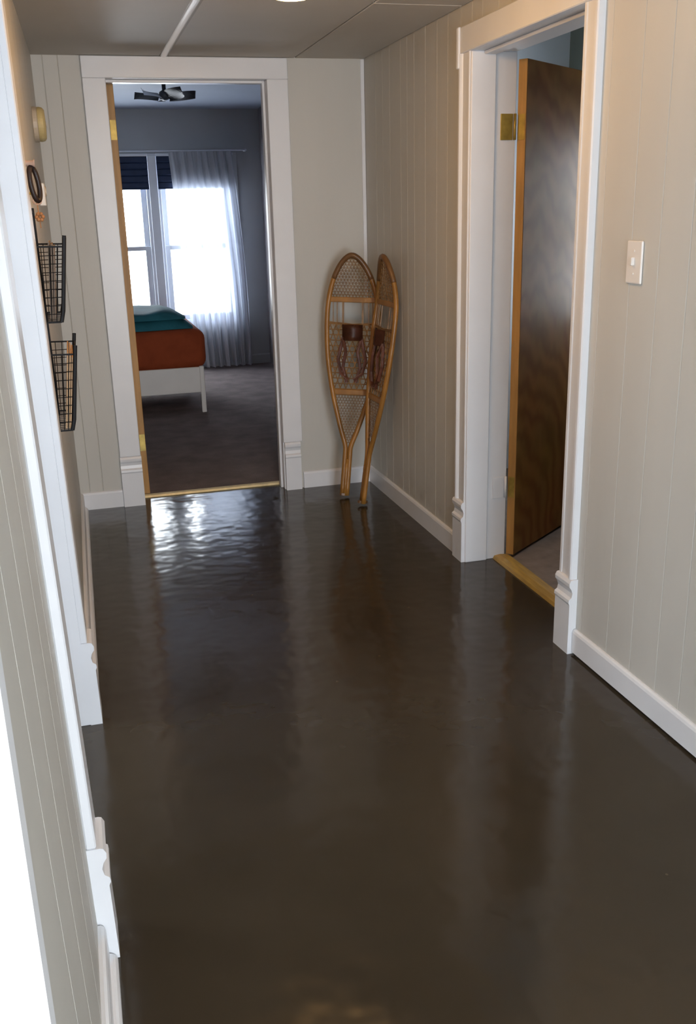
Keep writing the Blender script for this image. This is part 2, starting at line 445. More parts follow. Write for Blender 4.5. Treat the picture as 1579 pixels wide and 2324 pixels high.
# trim_1 far doorway
t1 = tag(empty('trim_1', ((FA+FD)/2, 0, 0)), 'wide white casing around the bedroom doorway', 'door casing', kind='structure')
def at(o):            # keep world coordinates for children of an offset empty
    bpy.context.view_layer.update(); return o.matrix_world.inverted()
def child(name, bm, material, parent, smooth=False):
    for v in bm.verts: v.co = v.co-Vector(parent.location)
    return link(name, bm, material, parent, smooth)
child('casing', bx(FA, FB, -0.02, 0.0, PL, FZ, bev=0.003), M_TRIM, t1)
child('casing', bx(FC, FD, -0.02, 0.0, PL, FZ, bev=0.003), M_TRIM, t1)
child('head_casing', bx(FA, FD, -0.021, 0.0, FZ, H-0.006, bev=0.003), M_TRIM, t1)
for a, b in ((FA-0.001, FB+0.002), (FC-0.002+0.008, FD-0.012)):
    child('plinth_block', prism(bmesh.new(), [(-t, z) for t, z in plinth_profile(0.026)], 'x', a, b), M_TRIM, t1)
child('jamb', bx(FB-0.02, FB+0.0, -0.004, FDP, 0, FZ, bev=0.002), M_TRIM, t1)
child('jamb', bx(FC, FC+0.02, -0.004, FDP, 0, FZ, bev=0.002), M_TRIM, t1)
child('head_jamb', bx(FB, FC, -0.004, FDP, FZ, FZ+0.02, bev=0.002), M_TRIM, t1)
child('door_stop', bx(FC-0.012, FC, 0.04, 0.085, 0.0, FZ, bev=0.002), M_TRIM, t1)
child('door_stop', bx(FB, FC-0.012, 0.04, 0.085, FZ-0.012, FZ, bev=0.002), M_TRIM, t1)
# trim_2 right doorway
t2 = tag(empty('trim_2', (0, (RF+RN)/2, 0)), 'white casing with plinth blocks around the side room doorway', 'door casing', kind='structure')
def casing_right(y0, y1, outer):
    """flat casing with a raised bead on its outer edge"""
    s = 1 if outer > 0 else -1
    ya, yb = (y0, y1) if s > 0 else (y1, y0)       # ya inner edge, yb outer edge
    W_ = yb-ya
    pts = [(0, ya), (-0.014, ya), (-0.017, ya+W_*0.04), (-0.017, ya+W_*0.16), (-0.014, ya+W_*0.2), (-0.014, ya+W_*0.72),
           (-0.018, ya+W_*0.76), (-0.024, ya+W_*0.84), (-0.024, ya+W_*0.95), (-0.021, yb), (0, yb)]
    return pts
child('casing', prism(bmesh.new(), casing_right(RF, RF+0.090, 1), 'z', PL, RZ), M_TRIM, t2)
child('casing', prism(bmesh.new(), casing_right(RN-0.090, RN, -1), 'z', PL, RZ), M_TRIM, t2)
child('head_casing', bx(-0.022, 0.0, RN-0.090, RF+0.090, RZ, 2.050, bev=0.003), M_TRIM, t2)
child('head_cap', bx(-0.030, 0.0, RF+0.078, RF+0.102, RZ-0.05, 2.052, bev=0.006, seg=2), M_TRIM, t2)
for a, b in ((RF, RF+0.098), (RN-0.098, RN)):
    child('plinth_block', prism(bmesh.new(), [(-t, z) for t, z in plinth_profile(0.027)], 'y', a, b), M_TRIM, t2)
for y0, y1, p in ((RF, RF+0.02, -1), (RN-0.02, RN, 1)):
    child('jamb', bx(-0.004, RD, y0, y1, 0, RZ, bev=0.002), M_TRIM, t2)
child('jamb_stop', bx(-0.012, 0.085, RF-0.010, RF, 0, RZ, bev=0.003), M_TRIM, t2)
child('jamb_stop', bx(-0.002, 0.085, RN, RN+0.010, 0, RZ, bev=0.003), M_TRIM, t2)
child('head_jamb', bx(-0.004, RD, RN, RF, RZ, RZ+0.02, bev=0.002), M_TRIM, t2)
child('jamb_stop', bx(0.035, 0.085, RN+0.01, RF-0.01, RZ-0.012, RZ, bev=0.003), M_TRIM, t2)
# trim_3 left doorway
t3 = tag(empty('trim_3', (-1.56, (LF+LN)/2, 0)), 'white casing of the left doorway seen edge-on', 'door casing', kind='structure')
for y0, y1 in ((LF, LF+0.104), (LN-0.104, LN)):
    child('casing', bx(0.0, 0.020, y0, y1, PL, LZ+0.10, bev=0.003, fn=LW), M_TRIM, t3)
    child('plinth_block', prism(bmesh.new(), plinth_profile(0.034), 'y', y0-0.001, y1+0.001, fn=LW), M_TRIM, t3)
child('head_casing', bx(0.0, 0.020, LN, LF, LZ, LZ+0.10, bev=0.003, fn=LW), M_TRIM, t3)
child('jamb', bx(-0.14, 0.003, LF, LF+0.02, 0, LZ, bev=0.002, fn=LW), M_TRIM, t3)
child('jamb', bx(-0.14, 0.003, LN-0.02, LN, 0, LZ, bev=0.002, fn=LW), M_TRIM, t3)
child('head_jamb', bx(-0.14, 0.003, LN, LF, LZ, LZ+0.02, bev=0.002, fn=LW), M_TRIM, t3)
# trim_4 nearest casing, right beside the camera
t4 = tag(empty('trim_4', (-1.56, -4.36, 0)), 'narrow white casing at the lower left edge of the picture', 'door casing', kind='structure')
child('casing', bx(-1.60, -1.534, -4.415, -4.385, 0.28, H-0.004, bev=0.004), M_TRIM, t4)
child('plinth_block', bx(-1.60, -1.526, -4.418, -4.382, 0.0, 0.28, bev=0.005), M_TRIM, t4)

# --- thresholds
th1 = tag(link('threshold', prism(bmesh.new(), [(0.105, 0.0), (0.112, 0.010), (0.127, 0.015), (0.142, 0.010), (0.150, 0.0)], 'x', FB, FC), M_BRASSP), 'thin pale brass threshold across the bedroom doorway', 'threshold')
th2 = tag(link('threshold', prism(bmesh.new(), [(0.118, 0.0), (0.124, 0.012), (0.150, 0.016), (0.186, 0.013), (0.196, 0.004)], 'y', RN, RF), M_THR), 'golden brown threshold in front of the open wooden door', 'threshold')

# --- door_1: bedroom door, folded back into the bedroom, only its edge in view
d1 = tag(empty('door_1', (FB+0.005, 0.135, 0)), 'tan wooden bedroom door opened away, seen edge-on', 'door', kind='structure')
child('door_slab', bx(FB+0.004, FB+0.039, 0.132, 0.132+0.74, 0.015, FZ-0.006, bev=0.002), M_EDGE, d1)
def hinge(parent, bm_leaf1, bm_leaf2, pin, material, m2=None):
    h = child('hinge', bm_leaf1, material, parent)
    b2 = bm_leaf2
    for v in b2.verts: v.co = v.co-Vector(parent.location)
    link('hinge_leaf', b2, m2 or material, h)
    bm = bmesh.new(); lathe(bm, [(0.006, 0), (0.006, pin[3])], 10, (pin[0], pin[1], pin[2]), (0, 0, 1))
    for v in bm.verts: v.co = v.co-Vector(parent.location)
    link('hinge_pin', bm, material, h, smooth=True)
for z in (1.777, 0.25):
    hinge(d1, bx(FB+0.006, FB+0.037, 0.1305, 0.132, z, z+0.089), bx(FB-0.0005, FB+0.001, 0.10, 0.128, z, z+0.089), (FB+0.003, 0.128, z, 0.089), M_BRASS)

# --- door_2: wooden door swung into the side room
ang = math.radians(37.0)
dv = Vector((math.cos(ang), math.sin(ang), 0)); nv = Vector((-math.sin(ang), math.cos(ang), 0))
A0 = Vector((0.201, -1.376, 0))
d2 = tag(empty('door_2', A0), 'open brown veneered wooden door in the right doorway', 'door', kind='structure')
def leaf_fn(c): return dv*c.x+nv*c.y+Vector((0, 0, c.z))
o = link('door_slab', bx(0.0015, 0.785, 0.0, 0.035, 0.014, 1.936, bev=0.0015), M_VENEER, d2)
o.matrix_local = Matrix((( dv.x, nv.x, 0, 0), (dv.y, nv.y, 0, 0), (0, 0, 1, 0), (0, 0, 0, 1)))
o = link('edge_band', bx(-0.001, 0.0035, 0.0006, 0.0344, 0.0145, 1.9355), M_EDGE, d2)
o.matrix_local = Matrix((( dv.x, nv.x, 0, 0), (dv.y, nv.y, 0, 0), (0, 0, 1, 0), (0, 0, 0, 1)))
for z, mj in ((1.660, M_BRASS), (0.267, M_TRIM)):
    h = child('hinge', bx(0.109, 0.158, RF-0.0042, RF-0.0002, z, z+0.091, bev=0.001), mj, d2)
    l2 = link('hinge_leaf', bx(-0.0025, -0.0008, 0.004, 0.030, z, z+0.089, fn=leaf_fn), M_BRASS, h)
    bm = bmesh.new(); lathe(bm, [(0.0055, 0), (0.0055, 0.091)], 10, (0.166, RF-0.004, z), (0, 0, 1))
    for v in bm.verts: v.co = v.co-A0
    link('hinge_pin', bm, mj, h, smooth=True)
for s_, o_ in ((0.0, -1), (0.035, 1)):
    bm = bmesh.new(); lathe(bm, [(0.012, 0), (0.012, 0.03), (0.022, 0.038), (0.028, 0.05), (0.024, 0.062), (0.01, 0.066)], 16, leaf_fn(Vector((0.72, s_, 0.93))), nv*o_)
    link('door_knob', bm, M_BRASS, d2, smooth=True)

# --- door_3: white door standing open inside the room beyond the left doorway
d3 = tag(empty('door_3', (-1.72, LN, 0)), 'white panelled door standing open in the room beyond the left doorway', 'door', kind='structure')
child('door_slab', bx(-2.56, -1.735, LN-0.045, LN-0.010, 0.012, LZ-0.003, bev=0.002), M_TRIM, d3)
for (a, b, z0, z1) in ((0.11, 0.38, 0.22, 0.85), (0.45, 0.72, 0.22, 0.85), (0.11, 0.38, 1.02, 1.80), (0.45, 0.72, 1.02, 1.80)):
    child('door_panel', bx(-2.56+a, -2.56+b, LN-0.011, LN-0.004, z0, z1, bev=0.003), M_TRIM, d3)
bm = bmesh.new(); lathe(bm, [(0.012, 0), (0.012, 0.03), (0.024, 0.04), (0.026, 0.052), (0.01, 0.062)], 16, (-2.50, LN-0.010, 0.95), (0, 1, 0))
child('door_knob', bm, M_BRASS, d3, smooth=True)

# ================================================================== bedroom shell
YB = 4.487
W1, W2, W3, W4 = -1.40, -0.700, -0.628, 0.075     # window openings
WZ0, WZ1 = 0.44, 1.955
wb = bmesh.new()
box(wb, -2.8, W1, YB, YB+0.14, 0, 2.5); box(wb, W4, 0.5, YB, YB+0.14, 0, 2.5)
box(wb, W1, W4, YB, YB+0.14, 0, WZ0); box(wb, W1, W4, YB, YB+0.14, WZ1, 2.5); box(wb, W2, W3, YB+0.02, YB+0.12, WZ0, WZ1)
tag(link('wall_bedroom_back', wb, M_BWALL), 'grey bedroom wall around the windows', 'wall', kind='structure')
tag(link('wall_bedroom_right', bx(0.345, 0.5, FDP, YB, 0, 2.5), M_BWALL_SHADE), 'right wall of the bedroom, darkened in colour for its shade', 'wall', kind='structure')
tag(link('wall_bedroom_left', bx(-2.8, -2.65, FDP, YB, 0, 2.5), M_BWALL), 'left wall of the bedroom', 'wall', kind='structure')
tag(link('ceiling_bedroom', bx(-2.8, 0.5, FDP-0.02, YB+0.14, 2.345, 2.5), M_BCEIL), 'pale blue-grey bedroom ceiling', 'ceiling', kind='structure')
tag(link('baseboard_bedroom', prism(bmesh.new(), [(YB-x, z) for x, z in base_profile(0.014, 0.10)], 'x', 0.02, 0.345), M_BWALL), 'grey baseboard under the bedroom window wall', 'baseboard', kind='structure')

def window(name, x0, x1, label):
    root = tag(empty(name, ((x0+x1)/2, YB+0.05, WZ0)), label, 'window', kind='structure')
    zm = 1.14
    bm = bmesh.new()
    for a, b, c, d in ((x0, x0+0.03, WZ0, WZ1), (x1-0.03, x1, WZ0, WZ1), (x0+0.03, x1-0.03, WZ0, WZ0+0.03), (x0+0.03, x1-0.03, WZ1-0.03, WZ1)):
        box(bm, a, b, YB+0.0, YB+0.11, c, d, bev=0.003)
    child('window_frame', bm, M_WFRM, root)
    for nm, c, d, yy in (('upper_sash', zm-0.02, WZ1-0.03, YB+0.06), ('lower_sash', WZ0+0.03, zm+0.02, YB+0.03)):
        bm = bmesh.new()
        for a, b, e, f in ((x0+0.03, x0+0.08, c, d), (x1-0.08, x1-0.03, c, d), (x0+0.08, x1-0.08, c, c+0.045), (x0+0.08, x1-0.08, d-0.04, d)):
            box(bm, a, b, yy, yy+0.028, e, f, bev=0.003)
        s = child(nm, bm, M_WFRM, root)
        bm = bx(x0+0.08, x1-0.08, yy+0.012, yy+0.016, c+0.045, d-0.04)
        for v in bm.verts: v.co = v.co-Vector(root.location)
        link('window_pane', bm, M_GLASS, s)
    return root
window('window_1', W1, W2, 'bedroom window beside the door under a navy blind')
window('window_2', W3, W4, 'bedroom window behind the sheer white curtain')
# window casing and sill
tw = tag(empty('trim_5', (-0.66, YB, WZ0)), 'pale casing and mullion around the bedroom windows', 'window casing', kind='structure')
child('mullion', bx(W2-0.004, W3+0.004, YB-0.022, YB+0.02, WZ0, WZ1, bev=0.003), M_WFRM, tw)
child('casing', bx(W4-0.004, W4+0.045, YB-0.012, YB, WZ0-0.02, WZ1+0.02, bev=0.003), M_BWALL, tw)
child('casing', bx(W1-0.085, W1+0.004, YB-0.020, YB, WZ0-0.02, WZ1+0.09, bev=0.003), M_WFRM, tw)
child('head_casing', bx(W1+0.004, W4-0.004, YB-0.021, YB, WZ1, WZ1+0.012, bev=0.003), M_WFRM, tw)
child('window_sill', bx(W1-0.1, W4+0.03, YB-0.05, YB+0.01, WZ0-0.03, WZ0, bev=0.004), M_WFRM, tw)

# ================================================================== side room shell
WX, WY = 1.078, -0.05
tag(link('wall_washroom_back', bx(0.15, WX+0.02, WY, 0.0, 0, 2.5), M_WASH), 'blue-grey wall of the side room above the wooden door', 'wall', kind='structure')
wb = bmesh.new()
box(wb, WX, WX+0.1, -0.55, WY, 0, 2.5); box(wb, WX, WX+0.1, -3.3, -1.0, 0, 2.5); box(wb, WX, WX+0.1, -1.0, -0.55, 0, 0.85); box(wb, WX, WX+0.1, -1.0, -0.55, 1.75, 2.5)
tag(link('wall_washroom_right', wb, M_WASH_SHADE), 'right wall of the side room, shade put into its dark greenish colour', 'wall', kind='structure')
big_window('window_5', 'y', WX+0.05, -1.0, -0.55, 0.85, 1.75, 'side room window hidden behind the open wooden door')
tag(link('wall_washroom_near', bx(0.15, WX+0.1, -3.4, -3.3, 0, 2.5), M_WASH), 'near wall of the side room', 'wall', kind='structure')
tag(link('ceiling_washroom', bx(0.10, WX+0.1, -3.4, 0.0, 2.45, 2.55), M_WASH), 'side room ceiling', 'ceiling', kind='structure')
wb = bmesh.new(); box(wb, 0.10, 0.15, -3.4, 0.0, H+0.02, 2.5)
tag(link('wall_washroom_left', wb, M_WASH), 'strip of side room wall above the doorway', 'wall', kind='structure')

# ================================================================== room beyond the left doorway
tag(link('floor_left_room', bx(-3.6, -1.705, -4.3, -1.3, -0.1, -0.002), M_CARPET), 'carpet of the room beyond the left doorway', 'carpet', kind='structure')
wb = bmesh.new()
box(wb, -3.6, -3.5, -4.3, -2.58, 0, 2.3); box(wb, -3.6, -3.5, -1.74, -1.3, 0, 2.3); box(wb, -3.6, -3.5, -2.58, -1.74, 0, 0.85); box(wb, -3.6, -3.5, -2.58, -1.74, 1.95, 2.3)
tag(link('wall_left_room_back', wb, M_WASH), 'window wall of the room beyond the left doorway', 'wall', kind='structure')
tag(link('wall_left_room_far', bx(-3.5, -1.70, -1.4, -1.3, 0, 2.3), M_WASH), 'far wall of the room beyond the left doorway', 'wall', kind='structure')
tag(link('wall_left_room_near', bx(-3.5, -1.70, -4.3, -4.2, 0, 2.3), M_WASH), 'near wall of the room beyond the left doorway', 'wall', kind='structure')
tag(link('ceiling_left_room', bx(-3.6, -1.66, -4.3, -1.3, 2.2, 2.3), M_WASH), 'ceiling of the room beyond the left doorway', 'ceiling', kind='structure')
big_window('window_4', 'y', -3.55, -2.58, -1.74, 0.85, 1.95, 'window of the room beyond the left doorway')

# ================================================================== ceiling lamp
LX, LY, LR = -0.808, -1.965, 0.15
lamp = tag(empty('ceiling_lamp', (LX, LY, H)), 'warm glowing flush dome lamp at the top edge of the ceiling', 'ceiling lamp')
bm = lathe(bmesh.new(), [(LR+0.012, 0.0), (LR+0.014, 0.010), (LR+0.006, 0.022), (LR-0.004, 0.026)], 40, (LX, LY, H-0.004), (0, 0, -1))
child('lamp_base', bm, M_LAMPB, lamp, smooth=True)
bm = lathe(bmesh.new(), [(LR*math.cos(a), 0.026+0.112*math.sin(a)) for a in [math.pi/2*k/10 for k in range(11)]], 40, (LX, LY, H-0.004), (0, 0, -1))
child('glass_dome', bm, M_OPAL, lamp, smooth=True)

# ================================================================== snowshoes
L_ = 1.215
PROF = [(0.0, 0.0125), (0.20, 0.0125), (0.26, 0.0150), (0.33, 0.038), (0.43, 0.068), (0.53, 0.094), (0.67, 0.120), (0.80, 0.131),
        (0.92, 0.130), (1.00, 0.121), (1.08, 0.101), (1.14, 0.074), (1.18, 0.046), (1.202, 0.020), (1.208, 0.0)]
def hw(w):
    for (a, p), (b, q) in zip(PROF, PROF[1:]):
        if a <= w <= b:
            t = (w-a)/(b-a); return p+(q-p)*t
    return 0.0
def smooth_prof():
    pts = []
    P = [Vector((h, wv)) for wv, h in PROF]
    for i in range(len(P)-1):
        p0 = P[max(i-1, 0)]; p1 = P[i]; p2 = P[i+1]; p3 = P[i+2] if i+2 < len(P) else Vector((-P[i].x, P[i].y))
        for k in range(4):
            t = k/4
            pts.append(0.5*((2*p1)+(-p0+p2)*t+(2*p0-5*p1+4*p2-p3)*t*t+(-p0+3*p1-3*p2+p3)*t**3))
    pts.append(P[-1]); return pts
def make_snowshoe(T, top, bdir, bow, upturn, label):
    T = Vector(T); a = (Vector(top)-T).normalized()
    b = Vector(bdir); b = (b-a*b.dot(a)).normalized(); n = b.cross(a)
    if n.y > 0 and abs(n.y) > abs(n.x) or (abs(n.x) >= abs(n.y) and n.x > 0): n = -n     # towards the hall
    root = tag(empty('snowshoe', T), label, 'snowshoe', 'pair of wooden snowshoes in the corner')
    def P(u, wv, d=0.0):
        up = upturn*max(0, (wv-0.95)/0.26)**2
        return a*wv+b*(u+bow*math.sin(math.pi*min(wv/L_, 1)))+n*(d+up)
    pr = smooth_prof()
    path = [P(-q.x, q.y) for q in pr]+[P(q.x, q.y) for q in reversed(pr[:-1])]
    bm = tube(bmesh.new(), path, 0.0130, 8)
    link('frame', bm, M_ASH, root, smooth=True)
    # toe bend stained darker
    tp = [q for q in pr if q.y > 1.09]
    bm = tube(bmesh.new(), [P(-q.x, q.y) for q in tp]+[P(q.x, q.y) for q in reversed(tp[:-1])], 0.0138, 8)
    link('toe_bend', bm, M_ASHD, root, smooth=True)
    for wc, t in ((0.995, 0.013), (0.535, 0.014)):
        h = hw(wc)
        bm = bmesh.new(); box(bm, -h, h, -0.005, 0.005, -t, t, bev=0.003)
        for v in bm.verts: v.co = P(v.co.x, wc+v.co.z, v.co.y)
        link('crossbar', bm, M_ASH, root)
    bm = tube(bmesh.new(), [P(0, 0.0), P(0, 0.06), P(0, 0.12), P(0, 0.19)], 0.014, 8)
    link('tail_block', bm, M_ASH, root, smooth=True)
    bm = tube(bmesh.new(), [P(0, 0.0), P(0, 0.012)], 0.0265, 8, ry=0.0135)
    link('tail_tip', bm, M_ASHD, root)
    def lace(name, w0, w1, dirs, step, r, hole=None, mat_=M_GUT):
        bm = bmesh.new()
        for (du, dw) in dirs:
            nu, nw = -dw, du
            k = -40
            while k <= 40:
                off = k*step; k += 1
                c = Vector((nu*off, (w0+w1)/2+nw*off))
                run = []; s = -0.9
                while s <= 0.9:
                    u, wv = c.x+du*s, c.y+dw*s
                    ok = w0 <= wv <= w1 and abs(u) < hw(wv)
                    if ok and hole and abs(u) < hole[0] and hole[1] < wv < hole[2]: ok = False
                    if ok: run.append((u, wv))
                    if (not ok or s+0.006 > 0.9) and run:
                        if len(run) > 2:
                            mids = [run[0], run[len(run)//2], run[-1]]
                            tube(bm, [P(u_, w_, 0.001*((k % 3)-1)) for u_, w_ in mids], r, 4)
                        run = []
                    s += 0.006
        return link(name, bm, mat_, root)
    s3 = math.sin(math.radians(62)); c3 = math.cos(math.radians(62))
    D3 = [(1, 0), (c3, s3), (-c3, s3)]
    lace('toe_lacing', 1.005, 1.205, D3, 0.0145, 0.0013)
    lace('body_lacing', 0.55, 0.875, [(1, 0), (0.34, 0.94), (-0.34, 0.94)], 0.027, 0.0027)
    lace('tail_lacing', 0.27, 0.525, D3, 0.0135, 0.0011)
    # cords beside the toe hole and the master cord under it
    bm = bmesh.new()
    for u in (-0.10, -0.080, -0.052, -0.047, 0.047, 0.052, 0.080, 0.10):
        tube(bm, [P(u, 0.865), P(u*1.0, 0.93), P(u, 0.99)], 0.0028, 5)
    for wv in (0.878, 0.872):
        tube(bm, [P(-hw(0.88), wv+0.006), P(-0.05, wv), P(0, wv-0.004), P(0.05, wv), P(hw(0.88), wv+0.006)], 0.0035, 5)
    link('toe_cords', bm, M_GUT, root)
    # leather binding: toe cup, heel straps, buckle end
    bm = bmesh.new(); NU, NW = 10, 5; g = []
    for j in range(NW):
        row = []
        for i in range(NU):
            u = -0.052+0.104*i/(NU-1); wv = 0.795+0.078*j/(NW-1)
            row.append(bm.verts.new(P(u, wv, 0.012+0.030*math.cos(u/0.052*math.pi/2))))
        g.append(row)
    for j in range(NW-1):
        for i in range(NU-1): bm.faces.new((g[j][i], g[j][i+1], g[j+1][i+1], g[j+1][i]))
    bmesh.ops.solidify(bm, geom=bm.faces[:], thickness=0.003)
    bd = link('binding', bm, M_LEATH, root, smooth=True)
    for s in (-1, 1):
        for q, pts in enumerate(([(0.045*s, 0.80, 0.015), (0.030*s, 0.74, 0.028), (0.044*s, 0.66, 0.02), (0.022*s, 0.585, 0.012)],
                                 [(0.046*s, 0.81, 0.012), (0.070*s, 0.70, 0.012), (0.055*s, 0.63, 0.016), (0.012*s, 0.60, 0.02)])):
            bm = tube(bmesh.new(), [P(u, wv, d) for u, wv, d in pts], 0.0085, 6, ry=0.003)
            link('strap', bm, M_LEATH, bd)
    return root
make_snowshoe((-0.229, -0.262, 0.0125), (-0.125, -0.160, 1.208), (math.cos(math.radians(24)), -math.sin(math.radians(24)), 0), 0.016, 0.035,
              'wooden snowshoe facing out from the corner, its webbing in full view')
make_snowshoe((-0.180, -0.425, 0.0125), (-0.013, -0.443, 1.208), (0.06, -1, 0), 0.0, 0.05,
              'wooden snowshoe turned sideways against the right wall, tail nearer the camera')

# ================================================================== right wall switch
sw = tag(empty('light_switch', (0, -2.4836, 1.2706)), 'white toggle light switch plate on the right wall', 'light switch')
child('switch_plate', bx(-0.007, 0.0, -2.5205, -2.4466, 1.2135, 1.3277, bev=0.004, seg=2), M_WPLAS, sw)
child('toggle', bx(-0.016, -0.006, -2.4886, -2.4786, 1.262, 1.284, bev=0.002), M_WPLAS, sw)
for z in (1.2405, 1.3005):
    bm = lathe(bmesh.new(), [(0.0035, 0), (0.003, 0.0015)], 10, (-0.007, -2.4836, z), (-1, 0, 0)); child('screw', bm, M_WPLAS, sw)

# ================================================================== left wall things
# wall rack with two wire baskets
RY0, RY1 = -2.105, -1.80
rack = tag(empty('basket_rack', (xw(RY0, 1.15), (RY0+RY1)/2, 1.15)), 'black metal wall rack with two wire baskets on the left wall', 'wall rack')
for y in (RY0, RY1):
    child('rail', bx(0.0, 0.012, y-0.004, y+0.004, 0.845, 1.457, bev=0.001, fn=LW), M_BLACK, rack)
child('top_rail', bx(0.001, 0.009, RY0, RY1, 1.443, 1.455, bev=0.001, fn=LW), M_BLACK, rack)
def basket(z0, z1, xb, xt):
    """xb, xt: front edge world X at bottom and top"""
    def F(t): return xb+(xt-xb)*t
    def wx(z): return xw(RY0, z)+0.008
    bm = bmesh.new()
    for y in (RY0, RY1):
        tube(bm, [(F(0), y, z0), (F(0.12)+0.004, y, z0+0.03), (F(1), y, z1+0.012)], 0.0055, 6, ry=0.0055)
    rim = [(wx(z1), RY0, z1-0.010), (F(0.97), RY0, z1-0.012), (F(0.97), RY1, z1-0.012), (wx(z1), RY1, z1-0.010)]
    tube(bm, rim, 0.0024, 6, closed=True)
    bot = [(wx(z0), RY0, z0), (F(0), RY0, z0), (F(0), RY1, z0), (wx(z0), RY1, z0)]
    tube(bm, bot, 0.0024, 6, closed=True)
    b = child('basket', bm, M_BLACK, rack)
    bm = bmesh.new()
    n = 9
    for k in range(1, n):
        t = k/n; z = z0+(z1-0.012-z0)*t
        for y in (RY0, RY1): tube(bm, [(wx(z), y, z), (F(t), y, z)], 0.0011, 4)
        tube(bm, [(F(t), RY0, z), (F(t), RY1, z)], 0.0011, 4)
    for y in (RY0, RY1):
        for s in (0.25, 0.5, 0.75):
            tube(bm, [(wx(z0)+(F(0)-wx(z0))*s, y, z0), (wx(z1)+(F(1)-wx(z1))*s, y, z1-0.012)], 0.0011, 4)
    for k in range(1, 12):
        y = RY0+(RY1-RY0)*k/12
        tube(bm, [(wx(z0), y, z0), (F(0), y, z0), (F(1), y, z1-0.012)], 0.0011, 4)
    for v in bm.verts: v.co = v.co-Vector(rack.location)
    link('wire_mesh', bm, M_BLACK, b)
basket(1.157, 1.366, -1.519, -1.4880)
basket(0.857, 1.080, -1.523, -1.4905)
def card(name, z0, z1, x0, x1, th, y0, y1, material, label, cat):
    bm = bmesh.new()
    for i, q in enumerate((0.0, 0.38, 0.72)):
        prism(bm, [(x0+th*q, z0), (x0+th*(q+0.24), z0), (x1+th*(q+0.24), z1-0.006*i), (x1+th*q, z1-0.006*i)], 'y', y0, y1)
    return tag(link(name, bm, material), label, cat)
card('file_folder', 0.862, 1.072, -1.540, -1.514, 0.015, RY0+0.006, RY1-0.02, M_TAN, 'tan card folders standing in the lower wire basket', 'folder')
card('magazine', 1.162, 1.366, -1.549, -1.532, 0.016, RY0+0.05, RY1-0.03, M_GREYP, 'grey-brown papers standing in the upper wire basket', 'papers')

# dark oval hoop on a peg above the rack
hp = tag(empty('hanging_hoop', (-1.56, -2.02, 1.55)), 'dark brown oval hoop hanging from a pale peg above the baskets', 'hoop')
bm = bmesh.new(); path = []
for k in range(28):
    t = 2*math.pi*k/28
    z = 1.516+0.043*math.cos(t); x = -1.549+0.010*math.sin(t)+(1.516-z)*0.10
    path.append((x, -2.02+0.012*math.sin(t), z))
child('hoop', tube(bm, path, 0.0070, 8, closed=True), M_DKBRN, hp, smooth=True)
bm = bmesh.new(); lathe(bm, [(0.011, 0), (0.011, 0.012), (0.007, 0.018), (0.008, 0.034), (0.011, 0.038)], 12, (xw(-2.02, 1.56), -2.02, 1.568), (1, 0, 0))
child('peg', bm, M_PINK, hp, smooth=True)
# small charm on a cord
ch = tag(empty('hanging_charm', (-1.55, -1.30, 1.45)), 'small orange bead charm hanging on a cord below the dark hoop', 'ornament')
cy_, cz_ = -1.70, 1.432
bm = bmesh.new(); tube(bm, [(-1.560, cy_, 1.50), (-1.556, cy_, 1.465), (-1.553, cy_, 1.40)], 0.0016, 5); child('cord', bm, M_ORNG, ch)
bm = bmesh.new(); tube(bm, [(-1.555+0.012*math.cos(2*math.pi*k/16), cy_, 1.478+0.010*math.sin(2*math.pi*k/16)) for k in range(16)], 0.0022, 6, closed=True); child('ring', bm, M_PINK, ch)
for k in range(6):
    t = 2*math.pi*k/6
    bm = bmesh.new(); bmesh.ops.create_uvsphere(bm, u_segments=8, v_segments=6, radius=0.0062)
    for v in bm.verts: v.co += Vector((-1.553+0.009*math.cos(t), cy_, cz_+0.009*math.sin(t)))
    child('bead', bm, M_ORNG, ch, smooth=True)
bm = bmesh.new(); lathe(bm, [(0.004, 0), (0.004, 0.02)], 8, (xw(cy_, 1.5), cy_, 1.50), (1, 0, 0)); child('nail', bm, M_BRASS, ch)

# white thermostat and round detector
TY = -0.90; tx = xw(TY, 1.52)
th = tag(empty('thermostat', (tx, TY, 1.52)), 'small white thermostat box on the left wall past the hoop', 'thermostat')
child('case', bx(tx, tx+0.023, TY-0.035, TY+0.035, 1.473, 1.554, bev=0.003), M_WPLAS, th)
child('dial', lathe(bmesh.new(), [(0.018, 0), (0.017, 0.005)], 20, (tx+0.023, TY, 1.525), (1, 0, 0)), M_IVORY2, th)
SY = -0.60; sx = xw(SY, 1.785)
sd = tag(empty('smoke_detector', (sx, SY, 1.785)), 'round yellowed smoke detector high on the left wall', 'smoke detector')
child('mounting_plate', lathe(bmesh.new(), [(0.066, 0.0), (0.066, 0.016), (0.062, 0.019)], 36, (sx, SY, 1.785), (1, 0, 0)), M_IVORY2, sd)
child('cover', lathe(bmesh.new(), [(0.064, 0.019), (0.065, 0.028), (0.062, 0.039), (0.054, 0.046), (0.02, 0.048)], 36, (sx, SY, 1.785), (1, 0, 0)), M_IVORY, sd)
child('test_button', lathe(bmesh.new(), [(0.012, 0.047), (0.011, 0.050)], 16, (sx, SY, 1.785), (1, 0, 0)), M_IVORY2, sd)

